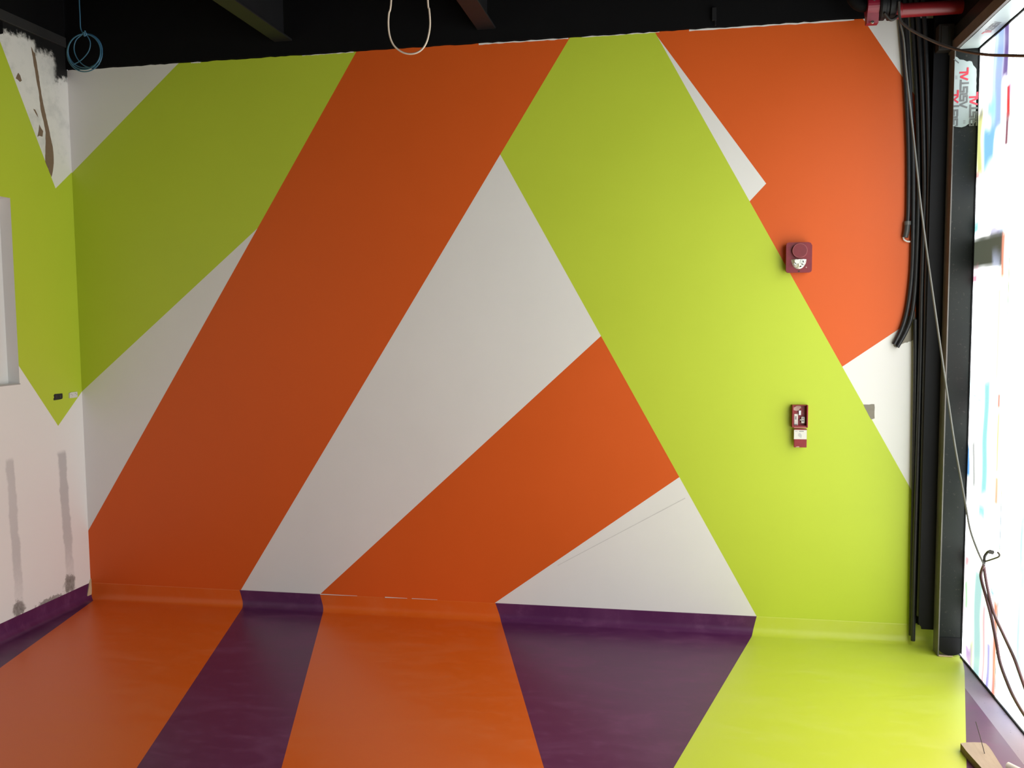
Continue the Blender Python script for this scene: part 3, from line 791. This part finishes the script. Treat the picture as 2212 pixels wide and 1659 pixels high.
# ================================================================== CABLES
def cable(name, label, pts, r, mat, cat='cable', n=8, parent=None):
    m = MB(); m.tube(pts, r, n)
    o = m.obj(name, M[mat], parent)
    return tag(o, label, cat) if parent is None else o
cable('sagging_cable', 'thick dark grey cable sagging from the sprinkler pipe across the glazing head',
      [on_y(1942, 4, -0.275), on_y(1944, 40, -0.28), on_y(1958, 57, -0.30), on_y(1985, 74, -0.34), on_y(2030, 95, -0.42), on_y(2080, 110, -0.55), on_y(2130, 118, -0.72), on_y(2180, 120, -0.95), on_y(2225, 120, -1.15), on_y(2290, 112, -1.6), (1.16, -2.2, 2.95), (1.12, -2.7, 3.18), (1.10, -2.9, 3.6)], 0.0062, 'grey_cable')
drop = [(1942, 8), (1944, 45), (1952, 85), (1957, 150), (1966, 230), (1978, 340), (1991, 460), (2010, 600), (2030, 740), (2049, 870), (2064, 970), (2085, 1085), (2096, 1145), (2112, 1190), (2121, 1210), (2126, 1221)]
XC = XG-0.035
yk = on_x(2124, 1218, XC).y
cable('drop_cable', 'thin grey cable dropping past the black column to the knot',
      [on_y(x, y, -0.265+(yk+0.265)*((y-8)/1205.0)**1.5) for x, y in drop], 0.0046, 'thin_cable')
t = thing('cable_knot', 'knotted scrap of grey tape joining the thin cables', 'tape')
m = MB(); m.tube([on_y(2124, 1224, yk), on_y(2126, 1215, yk), on_y(2127, 1203, yk), on_y(2131, 1196, yk), on_y(2137, 1191, yk-0.02), on_y(2145, 1193, yk-0.06)], 0.0062, 8); m.obj('knot', M['dark_cable'], t)
m = MB(); q = [on_y(*a_, yk-0.07) for a_ in ((2135, 1189), (2139, 1187.5), (2148, 1190), (2146, 1198), (2136, 1196))]; m.prism(q, (0, 0.003, 0)); m.obj('tape_end', M['dark_cable'], t)
m = MB(); m.tube([on_y(2128, 1213, yk), on_y(2144, 1208, yk-.07), on_y(2157, 1203, yk-.13), on_y(2159, 1198, yk-.14), on_y(2155, 1193, yk-.13)], 0.0040, 6); m.obj('loose_end', M['grey_cable'], t)
cable('trailing_cable', 'left of the two maroon cables hanging below the knot',
      [on_x(x, y, XC-dx) for x, y, dx in ((2125, 1221, 0), (2119, 1240, 0), (2122, 1260, 0), (2133, 1300, 0), (2143, 1340, 0), (2152, 1385, .002), (2160, 1430, .004), (2176, 1475, .006), (2192, 1510, .008), (2215, 1548, .01), (2240, 1580, .012))] + [(XC-0.03, -1.30, 0.011), (XC-0.10, -1.75, 0.010), (XC-0.12, -2.4, 0.010)], 0.0068, 'maroon_cable')
cable('trailing_cable', 'right of the two maroon cables hanging below the knot',
      [on_x(x, y, XC+dx) for x, y, dx in ((2126, 1224, .008), (2128, 1240, .008), (2133, 1270, .008), (2142, 1310, .010), (2151, 1335, .012), (2168, 1372, .014), (2190, 1420, .014), (2203, 1455, .014), (2216, 1492, .014), (2240, 1560, .014))] + [(XC-0.00, -1.36, 0.011), (XC-0.05, -1.80, 0.010), (XC-0.06, -2.5, 0.010)], 0.0064, 'maroon_cable')
# blue coil
yb = -0.30
t = thing('blue_cable_coil', 'coil of thin blue cable hanging from the ceiling in the left corner', 'cable')
def Bc(x, y, d=0.0): return on_y(x*420/1659.0, y*420/1659.0, yb+d)
m = MB(); m.tube([Bc(672, -300), Bc(676, 0), Bc(682, 120), Bc(688, 240), Bc(712, 285)], 0.0030, 6); m.obj('drop', M['blue_cable'], t)
def loop(cx, cy, rx, ry, d, r=0.0034, n=28, tilt=0.0):
    pts = []
    for k in range(n+1):
        a = 2*math.pi*k/n
        x_, y_ = rx*math.sin(a), -ry*math.cos(a)
        pts.append(Bc(cx+x_*math.cos(tilt)-y_*math.sin(tilt), cy+x_*math.sin(tilt)+y_*math.cos(tilt), d+0.008*math.sin(2*a)))
    m = MB(); m.tube(pts, r, 6, sub=2); m.obj('coil_loop', M['blue_cable'], t)
loop(722, 450, 150, 162, 0.0); loop(726, 432, 146, 146, 0.012, tilt=-0.08); loop(718, 442, 140, 152, -0.010, tilt=0.06)
m = MB(); m.tube([Bc(715, 285), Bc(650, 340), Bc(632, 420), Bc(660, 500), Bc(720, 560), Bc(790, 575), Bc(850, 545)], 0.0030, 6); m.obj('coil_loop', M['blue_cable'], t)
m = MB(); m.tube([Bc(735, 290), Bc(770, 360), Bc(755, 440), Bc(690, 515), Bc(615, 555)], 0.0030, 6); m.obj('coil_loop', M['blue_cable'], t)
m = MB(); m.tube([Bc(700, 290, -.01), Bc(722, 275, -.014), Bc(738, 292, -.01), Bc(718, 305, -.012), Bc(726, 262, -.012)], 0.0042, 6); m.obj('knot', M['blue_cable'], t)
# cream loop
yc = -0.9
cable('hanging_wire_loop', 'cream wire loop hanging from the ceiling over the orange band',
      [on_y(*a_, yc) for a_ in ((870, -330), (850, -150), (845, 0), (840, 30), (839, 55), (842, 78), (850, 97), (864, 110), (880, 116), (897, 115), (911, 107), (921, 92), (927, 70), (929, 48), (927, 20), (924, 0), (918, -150), (900, -330))], 0.0040, 'cream_wire', cat='wire')

# ================================================================== FIRE ALARM DEVICES
def Fb(k, ox, oy, sc): return lambda x, y, Y=0.0: on_y(ox+x/sc, oy+y/sc, Y)
a = on_y(1698.5, 524, -0.045); b = on_y(1753.5, 588.5, -0.045)
x0, x1, z1, z0 = a.x, b.x, a.z, b.z; cx = (x0+x1)/2; W_ = x1-x0; H_ = z1-z0
t = thing('horn_strobe', 'red wall mounted fire alarm horn strobe on the orange paint', 'fire alarm')
m = MB(); m.box(x0+0.006, x1-0.006, -0.030, 0.0, z0+0.006, z1-0.006, bev=0.004); m.obj('back_box', M['red_plastic'], t)
m = MB()
ch = 0.012
outl = [(x0+ch, z1), (x1-ch*1.6, z1), (x1-ch*.6, z1-ch*.35), (x1, z1-ch*1.4), (x1, z0+ch*.9), (x1-ch*.3, z0+ch*.3), (x1-ch, z0), (x0+ch*.8, z0), (x0+ch*.2, z0+ch*.4), (x0, z0+ch), (x0, z1-ch), (x0+ch*.3, z1-ch*.3)]
m.prism([(p_[0], -0.047, p_[1]) for p_ in outl], (0, 0.020, 0))
bmesh.ops.bevel(m.bm, geom=[e for e in m.bm.edges if abs(e.verts[0].co.y+0.047) < 1e-5 and abs(e.verts[1].co.y+0.047) < 1e-5 and len(e.link_faces) == 2 and e.calc_face_angle(0) > 0.5], offset=0.004, segments=2, affect='EDGES')
m.obj('cover', M['red_plastic'], t)
hc = (cx+0.002, -0.047, z1-0.28*H_)
m = MB(); m.lathe([(0, 0.0), (0.036, 0.0), (0.036, 0.013), (0.0345, 0.015), (0.0, 0.015)], hc, (0, -1, 0), 36)
pd = m.obj('horn_disc', plain('red_disc', (0.19, 0.016, 0.028), 0.5, 0.2, 40), t)
m = MB(); m.lathe([(0.0362, 0.011), (0.0366, 0.0135), (0.0355, 0.0153), (0.0338, 0.0153)], hc, (0, -1, 0), 36); m.obj('disc_rim', plain('worn_red', (0.36, 0.10, 0.11), 0.4), pd)
# clear faceted strobe lens: lower half-oval dome
lc = (cx-0.001, z1-0.565*H_); LR, LH = 0.037, 0.048
m = MB(); rings = []
for j in range(5):
    s_ = 1-j/5.0*0.75; dep = 0.047+0.022*math.sin(j/4.0*math.pi/2)
    ring = []
    for k in range(13):
        an = math.pi*k/12
        ring.append(m.bm.verts.new((lc[0]-LR*s_*math.cos(an), -dep, lc[1]-LH*s_*math.sin(an))))
    rings.append(ring)
for j in range(4):
    for k in range(12): f = m.bm.faces.new((rings[j][k], rings[j][k+1], rings[j+1][k+1], rings[j+1][k]))
m.bm.faces.new(rings[-1])
m.bm.faces.new([r_[0] for r_ in rings]+[r_[-1] for r_ in rings[::-1]])
lens_m = Mat('clear_strobe_lens', 0.08, 0.6)
lens_m.set('Base Color', lens_m.mix((0.55, 0.54, 0.50), (0.95, 0.94, 0.90), lens_m.noise(60, 1, 0.3).step(0.42, 0.52)))
ln = m.obj('strobe_lens', lens_m.m, t)
for dx, dz, sx, sz, rot_, mt in ((-0.010, -0.012, 0.024, 0.018, 0.2, 'reflector'), (0.012, -0.012, 0.016, 0.018, -0.3, 'steel'), (-0.020, -0.024, 0.010, 0.012, 0.5, 'steel'), (0.003, -0.030, 0.012, 0.018, 0.1, 'reflector'), (0.016, -0.026, 0.010, 0.006, -0.5, 'label_grey'), (0.006, -0.036, 0.010, 0.005, 0.4, 'label_grey'), (0.019, -0.013, 0.005, 0.010, 0.4, 'label_grey')):
    m = MB()
    q = [(-sx/2, -sz/2), (sx/2, -sz/2), (sx/2, sz/2), (-sx/2, sz/2)]
    q = [(u_*math.cos(rot_)-v_*math.sin(rot_)+lc[0]+dx, u_*math.sin(rot_)+v_*math.cos(rot_)+lc[1]+dz) for u_, v_ in q]
    m.prism([(u_, -0.0705, v_) for u_, v_ in q], (0, 0.010, 0)); m.obj('reflector_facet', M[mt], ln)
m = MB(); m.lathe([(0, 0), (0.0035, 0), (0.003, 0.002), (0, 0.0025)], (x1-0.028, -0.047, z0+0.026), (0, -1, 0), 10); m.obj('screw', M['pale_chip'], t)
m = MB(); m.box(cx-0.003, cx+0.004, -0.0485, -0.046, z0+0.004, z0+0.010); m.obj('slot', M['dark_box'], t)

# manual pull station, opened with its front hanging down
yo = -0.040
def U(x, y, Y=yo): return on_y(1690+x*80/1106.0, 860+y*120/1659.0, Y)
bl, br_ = U(290, 880), U(775, 215); X0, X1, Z0, Z1 = bl.x, br_.x, bl.z, br_.z; tk = 0.0065
t = thing('pull_station', 'red fire alarm pull station hanging open on the lime band', 'fire alarm')
m = MB(); m.box(X0, X1, -0.008, 0.0, Z0, Z1)
m.obj('back_plate', M['red_box'], t)
for nm, bb in (('side', (X0, X0+tk, yo, -0.008, Z0, Z1)), ('side', (X1-tk, X1, yo, -0.008, Z0, Z1)), ('top_edge', (X0+tk, X1-tk, yo+0.012, -0.008, Z1-0.004, Z1)), ('bottom_edge', (X0+tk, X1-tk, yo+0.006, -0.008, Z0, Z0+0.010))):
    boxobj(nm, bb, M['red_box'], t, 0.0012)
m = MB()
def sub(x0_, y0_, x1_, y1_, nm, mat, y_front, y_back=-0.008, par=None, bev=0.0):
    a_, b_ = U(x0_, y1_, y_front), U(x1_, y0_, y_front); m = MB(); m.box(a_.x, b_.x, y_front, y_back, a_.z, b_.z, bev=bev)
    return m.obj(nm, mat if not isinstance(mat, str) else M[mat], par or t)
sub(355, 475, 470, 810, 'side_label', 'label', -0.0105)
sub(375, 540, 425, 640, 'print_mark', 'label_grey', -0.0108, -0.0104)
sub(360, 775, 440, 805, 'print_mark', 'label_grey', -0.0108, -0.0104)
m = MB(); q = [U(a_, b_, -0.0095) for a_, b_ in ((340, 280), (380, 265), (430, 230), (500, 228), (555, 240), (560, 300), (520, 310), (500, 370), (430, 380), (350, 365), (330, 330))]
m.prism(q, (0, 0.0015, 0)); m.obj('paper_remains', M['pale_chip'], t)
sub(485, 370, 560, 510, 'latch', 'steel', -0.018, bev=0.001)
for cx_, cy_ in ((443, 448), (612, 450), (525, 745)):
    c_ = U(cx_, cy_, -0.010); m = MB(); m.lathe([(0, 0), (0.0022, 0), (0.0018, 0.002), (0, 0.002)], c_, (0, -1, 0), 8); m.obj('rivet', M['pale_chip'], t)
sw = sub(565, 560, 670, 750, 'switch_block', 'label', -0.022, bev=0.002)
sub(590, 580, 645, 625, 'terminal', 'label_grey', -0.0228, -0.0215, sw); sub(590, 650, 645, 700, 'terminal', 'label_grey', -0.0228, -0.0215, sw)
c_ = U(530, 645, -0.010); m = MB(); m.lathe([(0, 0), (0.005, 0), (0.005, 0.008), (0.003, 0.011), (0, 0.011)], c_, (0, -1, 0), 12); m.obj('key_stud', M['steel'], t)
m = MB(); a_, b_ = U(345, 900), U(715, 860); m.tube([(a_.x, yo+0.004, (a_.z+b_.z)/2), (b_.x, yo+0.004, (a_.z+b_.z)/2)], 0.0035, 8); m.obj('hinge', plain('pink_worn_hinge', (0.50, 0.16, 0.16), 0.35), t)
dr = sub(345, 920, 735, 1470, 'front_door', M['red_box'], -0.034, -0.022, bev=0.0015)
sub(345, 955, 730, 1225, 'instruction_label', 'label', -0.0348, -0.034, dr)
sub(500, 980, 640, 1002, 'print_mark', 'label_grey', -0.0351, -0.0347, dr); 
sub(380, 980, 455, 1000, 'print_mark', plain('pale_print', (0.5, 0.5, 0.5)), -0.0351, -0.0347, dr)
m = MB(); q = [U(a_, b_, -0.0351) for a_, b_ in ((490, 1050), (530, 1040), (580, 1100), (575, 1180), (550, 1190), (480, 1130), (465, 1100))]; m.prism(q, (0, .0004, 0)); m.obj('print_mark', plain('pale_print_2', (0.52, 0.52, 0.51)), dr)
m = MB(); q = [U(a_, b_, -0.0345) for a_, b_ in ((395, 1466), (420, 1445), (480, 1440), (510, 1448), (505, 1468))]; m.prism(q, (0, .0004, 0)); m.obj('worn_chip', M['pale_chip'], dr)

# ================================================================== OUTLETS ON THE LEFT WALL
def lquad(pxs, x_front, x_back, nm, mat, par=None, rec=True):
    m = MB(); m.prism([(x_front, *Lp(*p_)) for p_ in pxs], (x_back-x_front, 0, 0)); return m.obj(nm, M[mat] if isinstance(mat, str) else mat, par)
kz = 100/2212.0
def Z_(x, y): return (100+x*kz, 830+y*kz)
t = thing('wall_box', 'open black socket box on the lime point of the left wall', 'socket box')
lquad([Z_(*q) for q in ((385, 470), (760, 435), (775, 560), (765, 680), (700, 715), (560, 740), (350, 770), (340, 700), (375, 620), (345, 545))], XL+0.0015, XL+0.0002, 'box_opening', 'dark_box', t)
lquad([Z_(*q) for q in ((620, 540), (665, 530), (670, 640), (640, 650))], XL+0.0030, XL+0.0016, 'metal_tab', plain('dull_tab', (0.06, 0.06, 0.05), 0.5), t)
lquad([Z_(*q) for q in ((400, 560), (520, 545), (500, 660), (400, 690))], XL+0.0025, XL+0.0016, 'wire_bundle', plain('dark_red_wire', (0.035, 0.022, 0.025), 0.5), t)
t = thing('socket_plate', 'small white socket plate on the lime point beside the room corner', 'socket')
lquad([Z_(*q) for q in ((1065, 420), (1150, 385), (1230, 375), (1420, 355), (1440, 500), (1435, 620), (1250, 650), (1065, 665))], XL+0.008, XL+0.0002, 'plate', 'white_plastic', t)
for q in (((1110, 470), (1150, 465), (1150, 490), (1110, 495)), ((1180, 505), (1210, 500), (1210, 530), (1180, 535)), ((1310, 430), (1350, 425), (1350, 450), (1310, 455)), ((1390, 470), (1420, 468), (1420, 500), (1390, 505))):
    lquad([Z_(*p_) for p_ in q], XL+0.0085, XL+0.0079, 'socket_hole', 'label_grey', t)

# ================================================================== THINGS ON THE FLOOR BY THE SILL
zt_, th_ = 0.032, 0.022
k9 = 212/1261.0
def Fz(x, y, z=zt_): return on_z(2000+x*k9, 1380+y*k9, z)
o1 = [(445, 1340), (520, 1330), (620, 1328), (720, 1332), (770, 1345), (810, 1385), (850, 1440), (900, 1520), (950, 1600), (1010, 1690), (1060, 1790), (830, 1790), (700, 1640), (600, 1530), (520, 1440)]
m = MB(); m.prism([Fz(*p_) for p_ in o1], (0, 0, -(zt_-0.0035)), 0, 1)
t = thing('timber_offcut', 'raw timber offcut lying on the floor beside the sill', 'wood')
m.obj('board', [M['wood'], M['wood_side']], t)
p0 = Fz(755, 1475); 
m = MB(); m.tube([p0, p0+Vector((-0.010, 0.018, 0.050)), p0+Vector((-0.022, 0.040, 0.105))], 0.0014, 6); m.obj('nail', M['dark_cable'], t)
m = MB(); a_ = Fz(1000, 1690, 0.02); 
m.lathe([(0.011, 0.0), (0.0125, 0.0), (0.0125, 0.10), (0.011, 0.10), (0.011, 0.0)], (a_.x+0.01, a_.y-0.01, 0.045), (0.55, -0.8, 0), 16)
m.obj('tube', M['white_plastic']).name = 'white_tube'
tag(bpy.data.objects['white_tube'], 'short white plastic tube resting on the timber offcut', 'tube')
